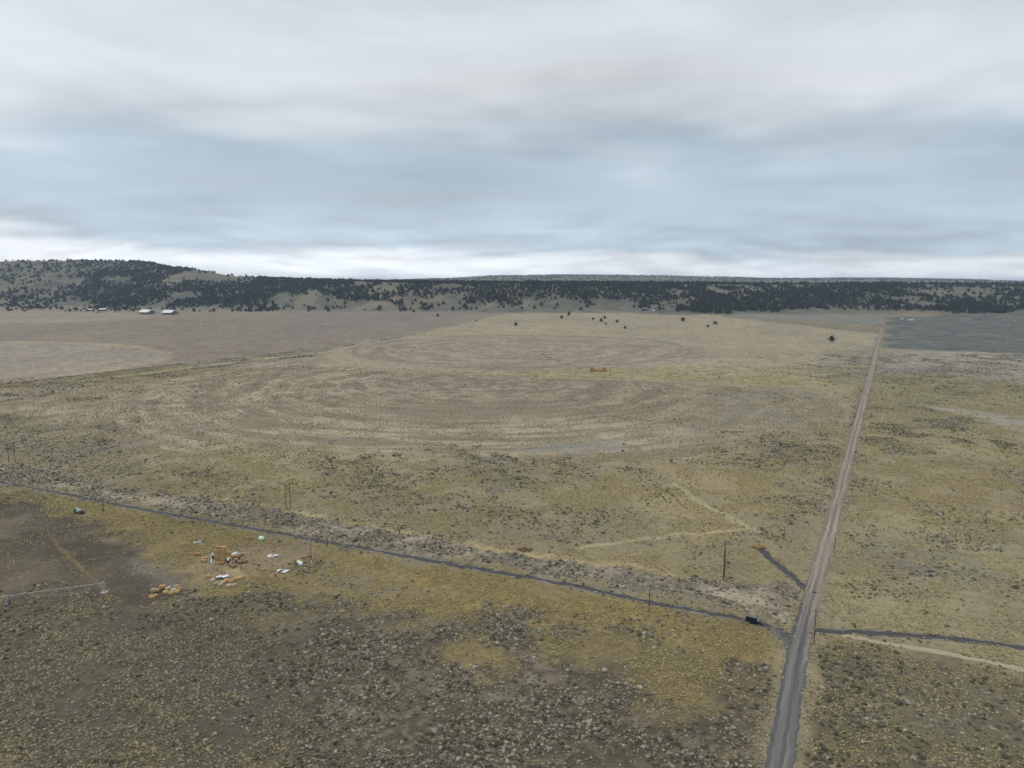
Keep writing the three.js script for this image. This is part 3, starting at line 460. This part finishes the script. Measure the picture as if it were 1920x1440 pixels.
{ const tw = [[1002, 660], [1016, 666], [1030, 671], [1046, 677], [1065, 684], [1087, 693]], q = tw.map(p => W(...p)), o = q[0];
  const t = thing('irrigation_pivot', 'long irrigation pivot on paired wheels in the upper brown circle', 'irrigation pivot', [o[0], 0, -o[1]]);
  const rel = q.map(p => [p[0] - o[0], -(p[1] - o[1])]);
  for (let k = 0; k < rel.length; k++) { const n = rel[Math.min(k + 1, rel.length - 1)], p = rel[Math.max(0, k - 1)], l = Math.hypot(n[0] - p[0], n[1] - p[1]), ux = (n[0] - p[0]) / l, uz = (n[1] - p[1]) / l; pivotTower(t, rel[k], ux, uz, 3.8, 2.2, .85); if (k) part('pipe', bar([rel[k - 1][0], 3.8, rel[k - 1][1]], [rel[k][0], 3.8, rel[k][1]], .12), galv, t); }
}

// ------------------------------------------------------------------ bales, wraps and sheets
const straw = [[.46, .29, .115], [.40, .25, .10], [.52, .34, .15], [.44, .31, .16]].map(c => mat(c, 1)), oldStraw = [[.40, .32, .21], [.46, .38, .26]].map(c => mat(c, 1));
function baleGeo(w, h, l, s, round = .25) { const g = new RoundedBoxGeometry(w, h, l, 3, Math.min(w, h, l) * round), p = g.attributes.position; for (let i = 0; i < p.count; i++) { const x = p.getX(i), y = p.getY(i), z = p.getZ(i), f = 1 + (fbm(x * 2 + s, y * 2 + z * 2.3 + s, 3) - .5) * .22; p.setXYZ(i, x * f, y * f, z * f); } g.translate(0, h / 2, 0); g.computeVertexNormals(); return g; }
const bigBale = [1, 2, 3].map(s => baleGeo(2.4, 1.2, 1.25, s * 7)), softBale = [4, 5, 6].map(s => baleGeo(2.2, 1.5, 1.7, s * 9, .42));
function bale(px, py, y, turn, k, label, group, soft = false, m) { const o = solo('straw_bale', (soft ? softBale : bigBale)[k % 3], m || straw[k % 4], label, 'bale', group); const [x, , z] = at(px, py); o.position.set(x, y - .03, z); o.rotation.set(soft ? ((k * 37) % 10 - 5) * .03 : 0, turn, ((k * 13) % 7 - 3) * .02); return o; }
const gS = 'orange straw bales of the broken stack', lS = 'orange brown square bale piled in the broken stack in the hay yard';
// the standing block: three bales wide at the foot, three and four high, a leaning cap on top
{ const bw = 1.26; let k = 0; const [cx, , cz] = at(418, 1054);
  const put = (dx, y, dz, turn) => { const o = bale(418, 1054, 0, turn, k++, lS, gS); o.position.set(cx + dx, y, cz + dz); return o; };
  for (let lv = 0; lv < 5; lv++) { put(-2.3, lv * 1.19, 0, .05 + lv * .03); put(.15, lv * 1.19, .1, -.04 + lv * .03); if (lv < 4) put(2.5, lv * 1.19, -.1, .06 - lv * .04); if (lv < 4) put(-1.2, lv * 1.19, -1.5, .02); if (lv < 3) put(1.3, lv * 1.19, -1.5, .05); }
  put(-1.9, 5.95, -.5, -.2); put(.5, 5.95, -.4, -.3); put(4.6, 0, -2.2, .5); put(4.4, 1.19, -2.3, .2); put(1.0, 0, 1.9, 1.1); put(-.9, 0, 1.9, .7).scale.set(.7, .8, .9); put(-4.4, 0, -1.8, 1.3); put(6.2, 0, -4.2, .1); put(6.4, 1.19, -4.3, .3);
}
for (const [px, py, a, k] of [[371, 1041, .05, 1], [384, 1049, .3, 2], [382, 1054, 0, 0]]) bale(px, py, 0, a, k, 'pale topped square bale lying just west of the broken stack', 'loose bales west of the stack');
for (const [px, py, y, a, k] of [[436, 1058, 0, .4, 1], [443, 1053, 0, 1.2, 2], [450, 1056, 0, .2, 3], [446, 1050, .9, .9, 0], [455, 1051, 0, 1.7, 1], [460, 1055, 0, .6, 2], [438, 1064, 0, .9, 3], [432, 1062, 0, 2.0, 0]]) bale(px, py, y, a, k, 'slumped brown bale in the collapsed heap beside the stack', 'slumped bales beside the stack', true, mat([.30, .205, .115], 1));
for (const [px, py, a, k, m] of [[390, 1083, .2, 0], [399, 1090, .8, 1, 1], [405, 1096, .2, 2, 1], [413, 1099, 1.0, 0, 1], [418, 1094, .4, 1, 1], [425, 1090, .1, 2], [433, 1092, .5, 0], [441, 1088, .2, 1], [449, 1086, .7, 2], [456, 1084, .3, 0], [430, 1100, .2, 1, 1], [440, 1099, .9, 2, 1]]) bale(px, py, -.35, a, k, 'half rotted bale in the low row south of the hay yard', 'rotting bales of the low row', true, m ? oldStraw[k % 2] : straw[k]);
for (const [px, py, y, a, k, m] of [[288, 1110, 0, .3, 0, 0], [298, 1109, 0, .9, 1], [307, 1103, 0, 1.4, 2, 0], [304, 1108, 1.0, .2, 0], [316, 1109, .5, .6, 1, 0], [311, 1114, 0, .1, 2], [320, 1116, 0, .15, 0], [326, 1112, .5, 1.1, 1, 0], [332, 1113, 0, .4, 2], [331, 1105, .4, .8, 0, 0], [336, 1108, 0, .2, 1], [285, 1121, -.4, .3, 2], [291, 1119, -.4, 1.0, 1]]) bale(px, py, y, a, k, 'weathered round shouldered bale in the heap at the edge of the bare field', 'weathered bales at the field edge', true, m === 0 ? oldStraw[k % 2] : straw[k]);
bale(493, 1070, -.2, .1, 1, 'single sunken bale alone between the hay yard and the white wrapped bales');
// bale rows out in the field
{ const [x0, d0] = W(1107, 697), [x1] = W(1136, 697), n = 11; let k = 0; for (let i = 0; i < n; i++) { const hi = [4, 4, 4, 2, 2, 1, 2, 2, 4, 4, 4][i]; for (let l = 0; l < hi; l++) { const o = solo('straw_bale', bigBale[k % 3], straw[k % 4], 'orange bale in the long stack out in the straw field', 'bale', 'bales of the long stack in the field'); o.position.set(lerp(x0, x1, i / (n - 1)), l * 1.65 - .02, -d0 + (i % 2) * .3); o.scale.set(1.02, 1.4, 1.6); o.rotation.y = (hash(k, 3) - .5) * .12; k++; } } }
// wrapped bales
const wrap = (px, py, s, c, label, k) => { const o = solo('wrapped_bale', baleGeo(1.9 * s, 1.6 * s, 1.9 * s, k, .45), mat(c, .35), label, 'bale'); const [x, , z] = at(px, py); o.position.set(x, -.04, z); o.rotation.y = k; };
wrap(490, 1013, 1.25, [.62, .80, .76], 'pale mint plastic wrapped bale alone beside the gravel road', 1);
wrap(564, 1060, 1.05, [.82, .83, .82], 'larger white wrapped bale beside the guarded pole', 2);
wrap(560, 1056, .8, [.78, .79, .80], 'smaller white wrapped bale behind its larger twin', 3);
function sheetGeo(w, l, h, s) { const g = new THREE.PlaneGeometry(w, l, 16, 12).rotateX(-Math.PI / 2), p = g.attributes.position, col = []; for (let i = 0; i < p.count; i++) { const x = p.getX(i), z = p.getZ(i), n = fbm(x * .8 + s, z * .8, 4), e = Math.max(Math.abs(x) / w, Math.abs(z) / l) * 2; p.setXYZ(i, x + (vn(x + s, z * 2) - .5) * .9, .06 + h * Math.max(0, n * 1.7 - .35) * (1.1 - e * .7), z + (vn(x * 2, z + s) - .5) * .9); const wv = fbm(x * .5 + s * 3, z * 1.1, 2) > .47 ? .78 : .035; col.push(wv, wv * 1.01, wv * 1.05); } g.setAttribute('color', new THREE.Float32BufferAttribute(col, 3)); g.computeVertexNormals(); return g; }
const sheetMat = new THREE.MeshStandardMaterial({ vertexColors: true, roughness: .4, side: THREE.DoubleSide });
const tarp = (px, py, w, l, h, turn, label, k, tilt = 0, y = 0) => { const o = solo('plastic_sheet', sheetGeo(w, l, h, k), sheetMat, label, 'sheet'); const [x, , z] = at(px, py); o.position.set(x, y, z); o.rotation.set(tilt, turn, 0, 'YXZ'); };
tarp(375, 1017, 5.2, 2.6, 1.0, .5, 'crumpled grey white sheet alone in the straw grass', 21);
tarp(531, 1071, 5.0, 2.8, 1.0, .15, 'black and white sheet balled up on dark ground south of the wrapped bales', 33);
tarp(513, 1042, 4.6, 2.4, .6, .05, 'flat silver sheet lying east of the slumped heap', 46);
tarp(401, 1053, 2.4, 4.6, .9, .1, 'black and white sheet hanging off the west side of the stack', 55, 1.0, 1.6);
tarp(427, 1056, 2.0, 4.6, .9, -.5, 'white sheet sliding down the front of the stack', 62, .85, 1.3);
tarp(446, 1040, 5.4, 2.2, .8, .1, 'white sheet draped behind the slumped heap', 71, 0, .4);
tarp(417, 1084, 4.6, 2.4, 1.1, .35, 'black edged white sheet on the low row of bales', 83, 0, .5);
// brush heaps
function heap(px, py, s, c, label) { const t = thing('brush_heap', label, 'brush heap', at(px, py)); const g = []; for (let k = 0; k < 7; k++) g.push(shrubGeos[k % 3].clone().scale(s * .7, s * .6, s * .6).translate((k - 3) * s * .45, (k % 2) * s * .2, (k % 3 - 1) * s * .5)); part('dry_brush', mergeGeometries(g), mat(c, 1, { side: THREE.DoubleSide }), t); }
heap(984, 1032, 1.9, [.24, .155, .075], 'rust brown heap of dry brush on the ditch bank');
heap(1423, 1027, 1.9, [.42, .27, .12], 'orange heap of dry brush at the head of the gravel spur');

// ------------------------------------------------------------------ vehicles
const glass = mat([.03, .035, .04], .08), black = mat([.012, .013, .016], .35), darkRoof = mat([.10, .105, .115], .3), lamp = mat([.7, .7, .66], .2);
function wheel(t, x, z, r = .42, w = .28) { const o = part('wheel', new THREE.CylinderGeometry(r, r, w, 18).rotateX(Math.PI / 2).translate(x, r, z), tyre, t); part('rim', new THREE.CylinderGeometry(r * .55, r * .55, w + .02, 12).rotateX(Math.PI / 2).translate(x, r, z), rimMat, o); }
{ const a = W(1405, 1163), b = W(1428, 1169), turn = Math.atan2(b[1] - a[1], b[0] - a[0]), c = at(1414, 1169);
  const t = thing('van', 'black box bodied van with short bonnet on the gravel road', 'van', c, turn);
  part('cargo_body', new RoundedBoxGeometry(3.9, 2.0, 2.0, 3, .12).translate(-.75, 1.5, 0), black, t);
  part('roof', new RoundedBoxGeometry(3.8, .08, 1.9, 2, .03).translate(-.75, 2.53, 0), darkRoof, t);
  part('bonnet', new RoundedBoxGeometry(1.5, .72, 1.85, 3, .14).translate(1.9, .98, 0), black, t);
  part('chassis', box(5.2, .3, 1.5, 0, .52, 0), tyre, t); part('bumper', new RoundedBoxGeometry(.18, .26, 1.95, 2, .05).translate(2.7, .62, 0), darkRoof, t);
  part('windscreen', box(.05, .78, 1.7, 0, 0, 0).rotateZ(.35).translate(1.32, 1.75, 0), mat([.5, .55, .6], .08), t);
  for (const s of [-1, 1]) { part('side_window', box(.9, .6, .03, .6, 1.85, s * 1.005), glass, t); part('headlight', new THREE.SphereGeometry(.13, 10, 8).translate(2.66, 1.0, s * .7), lamp, t); part('tail_light', box(.04, .3, .14, -2.71, 1.1, s * .88), mat([.3, .02, .02], .3), t); part('mirror', box(.1, .3, .22, 1.35, 1.6, s * 1.14), black, t); for (const x of [-1.7, 1.75]) wheel(t, x, s * .85); }
}
{ const t = thing('farm_truck', 'old green and white farm truck with dark flatbed at the field edge', 'truck', at(148, 962), -.45), green = mat([.02, .22, .13], .5);
  part('cab', new RoundedBoxGeometry(1.9, 1.5, 2.2, 3, .2).translate(-1.3, 1.65, 0), green, t); part('cab_roof', new RoundedBoxGeometry(1.7, .14, 2.0, 2, .06).translate(-1.3, 2.45, 0), mat([.10, .36, .26], .5), t);
  part('bonnet', new RoundedBoxGeometry(1.4, .95, 1.9, 3, .2).translate(-2.8, 1.25, 0), green, t); part('white_panel', new RoundedBoxGeometry(.5, 1.3, 2.2, 2, .08).translate(-.05, 1.5, 0), mat([.8, .8, .78], .5), t);
  part('flatbed', box(3.6, .22, 2.3, 2.0, 1.0, 0), mat([.05, .05, .06]), t); part('chassis', box(6.8, .3, 1.0, -.1, .72, 0), tyre, t); part('load', new RoundedBoxGeometry(1.6, .6, 1.4, 3, .2).translate(2.4, 1.4, 0), mat([.07, .075, .09]), t);
  part('windscreen', box(.05, .6, 1.8, -2.27, 1.95, 0), glass, t);
  for (const s of [-1, 1]) { part('side_window', box(.9, .5, .03, -1.3, 1.95, s * 1.105), glass, t); part('headlight', new THREE.SphereGeometry(.14, 10, 8).translate(-3.48, 1.3, s * .65), lamp, t); for (const x of [-2.7, 2.6]) wheel(t, x, s * .95, .48, .3); } }

// ------------------------------------------------------------------ farm buildings under the hill
const roofM = mat([.66, .68, .71], .5), postM = mat([.12, .10, .09]), darkHay = mat([.34, .27, .16]), red = mat([.20, .045, .04]), whiteM = mat([.7, .7, .7]);
const W3 = (px, py) => { const [x, d] = W2(px, py); return [x, hgt(x, d), -d]; };
function hayShed(px, py, len, turn, label) {
  const t = thing('hay_shed', label, 'shed', W3(px, py), turn), wd = 32, e = 7, r = 15;
  const slope = Math.atan2(r - e, wd / 2), sl = Math.hypot(wd / 2 + 1, r - e);
  for (const s of [-1, 1]) part('roof_panel', new THREE.BoxGeometry(len, .25, sl).rotateX(s * slope).translate(0, (e + r) / 2 + .1, s * (wd / 4 + .25)), roofM, t);
  for (let i = 0; i <= 6; i++) for (const s of [-1, 1]) part('post', box(.5, e, .5, lerp(-len / 2 + .5, len / 2 - .5, i / 6), e / 2 - .3, s * wd / 2), postM, t);
  const gs = new THREE.Shape([new THREE.Vector2(-wd / 2, e - 2), new THREE.Vector2(wd / 2, e - 2), new THREE.Vector2(wd / 2, e), new THREE.Vector2(0, r), new THREE.Vector2(-wd / 2, e)]);
  for (const s of [-1, 1]) part('gable', new THREE.ExtrudeGeometry(gs, { depth: .2, bevelEnabled: false }).rotateY(Math.PI / 2).translate(s * (len / 2 - .4), 0, 0), mat([.14, .16, .2]), t);
  part('stacked_hay', box(len * .82, e - 1.6, wd * .7, -len * .04, (e - 1.6) / 2, -1), darkHay, t);
}
hayShed(276, 589, 46, -.42, 'open hay shed with white metal roof closer to the farmhouse');
hayShed(319, 590, 46, -.42, 'open hay shed with white metal roof farther from the farmhouse');
function house(px, py, w, l, h, turn, wallM, rM, label, name = 'farm_building') {
  const t = thing(name, label, 'building', W3(px, py), turn), r = h + w * .22;
  const s = new THREE.Shape([new THREE.Vector2(-w / 2, -.6), new THREE.Vector2(w / 2, -.6), new THREE.Vector2(w / 2, h), new THREE.Vector2(0, r), new THREE.Vector2(-w / 2, h)]);
  part('wall', new THREE.ExtrudeGeometry(s, { depth: l, bevelEnabled: false }).translate(0, 0, -l / 2).rotateY(Math.PI / 2), wallM, t);
  const a = Math.atan2(r - h, w / 2), sl = Math.hypot(w / 2 + .6, r - h + .2);
  for (const q of [-1, 1]) part('roof_panel', new THREE.BoxGeometry(l + 1, .2, sl).rotateX(q * a).translate(0, (h + r) / 2 + .18, q * (w / 4 + .15)), rM, t);
  part('door', box(1.1, 2.1, .08, l * .1, 1.05, w / 2 + .05), postM, t); for (const q of [-.3, .32]) { const wn = part('window', box(1.4, 1.1, .06, l * q, 1.7, w / 2 + .04), glass, t); part('frame', box(1.6, .1, .1, l * q, 1.1, w / 2 + .06), whiteM, wn); }
}
house(170, 583, 12, 17, 5, .3, red, roofM, 'small red walled farm building with white roof');
house(193, 583, 14, 24, 6, .2, mat([.16, .05, .07]), roofM, 'larger dark red barn with white roof');
house(184, 586, 5, 12, 3, .1, mat([.06, .28, .24]), mat([.12, .34, .3]), 'low teal trailer in front of the red barn', 'trailer');
house(170, 586, 3, 9, 2.4, .1, whiteM, whiteM, 'low white trailer in front of the small farm building', 'trailer');
house(115, 579, 8, 12, 3.4, .4, mat([.32, .2, .15]), mat([.42, .3, .24]), 'tan shack west of the farm below the hill');
house(126, 579, 7, 9, 3, -.2, mat([.42, .28, .18]), mat([.5, .38, .26]), 'orange tan hut beside the tan shack');
house(1209, 582, 11, 20, 5, .1, mat([.05, .06, .07]), mat([.10, .26, .32], .5), 'house with blue green metal roof among the junipers');
house(1226, 583, 5, 8, 3, .1, whiteM, whiteM, 'small white shed beside the blue roofed house');
house(1708, 601, 5, 14, 2.6, .05, whiteM, whiteM, 'long white trailer under the wooded slope east of the dirt road', 'trailer');
house(1692, 599, 4, 8, 2.6, .2, whiteM, whiteM, 'short white trailer under the trees beside the long one', 'trailer');

renderer.render(scene, camera);
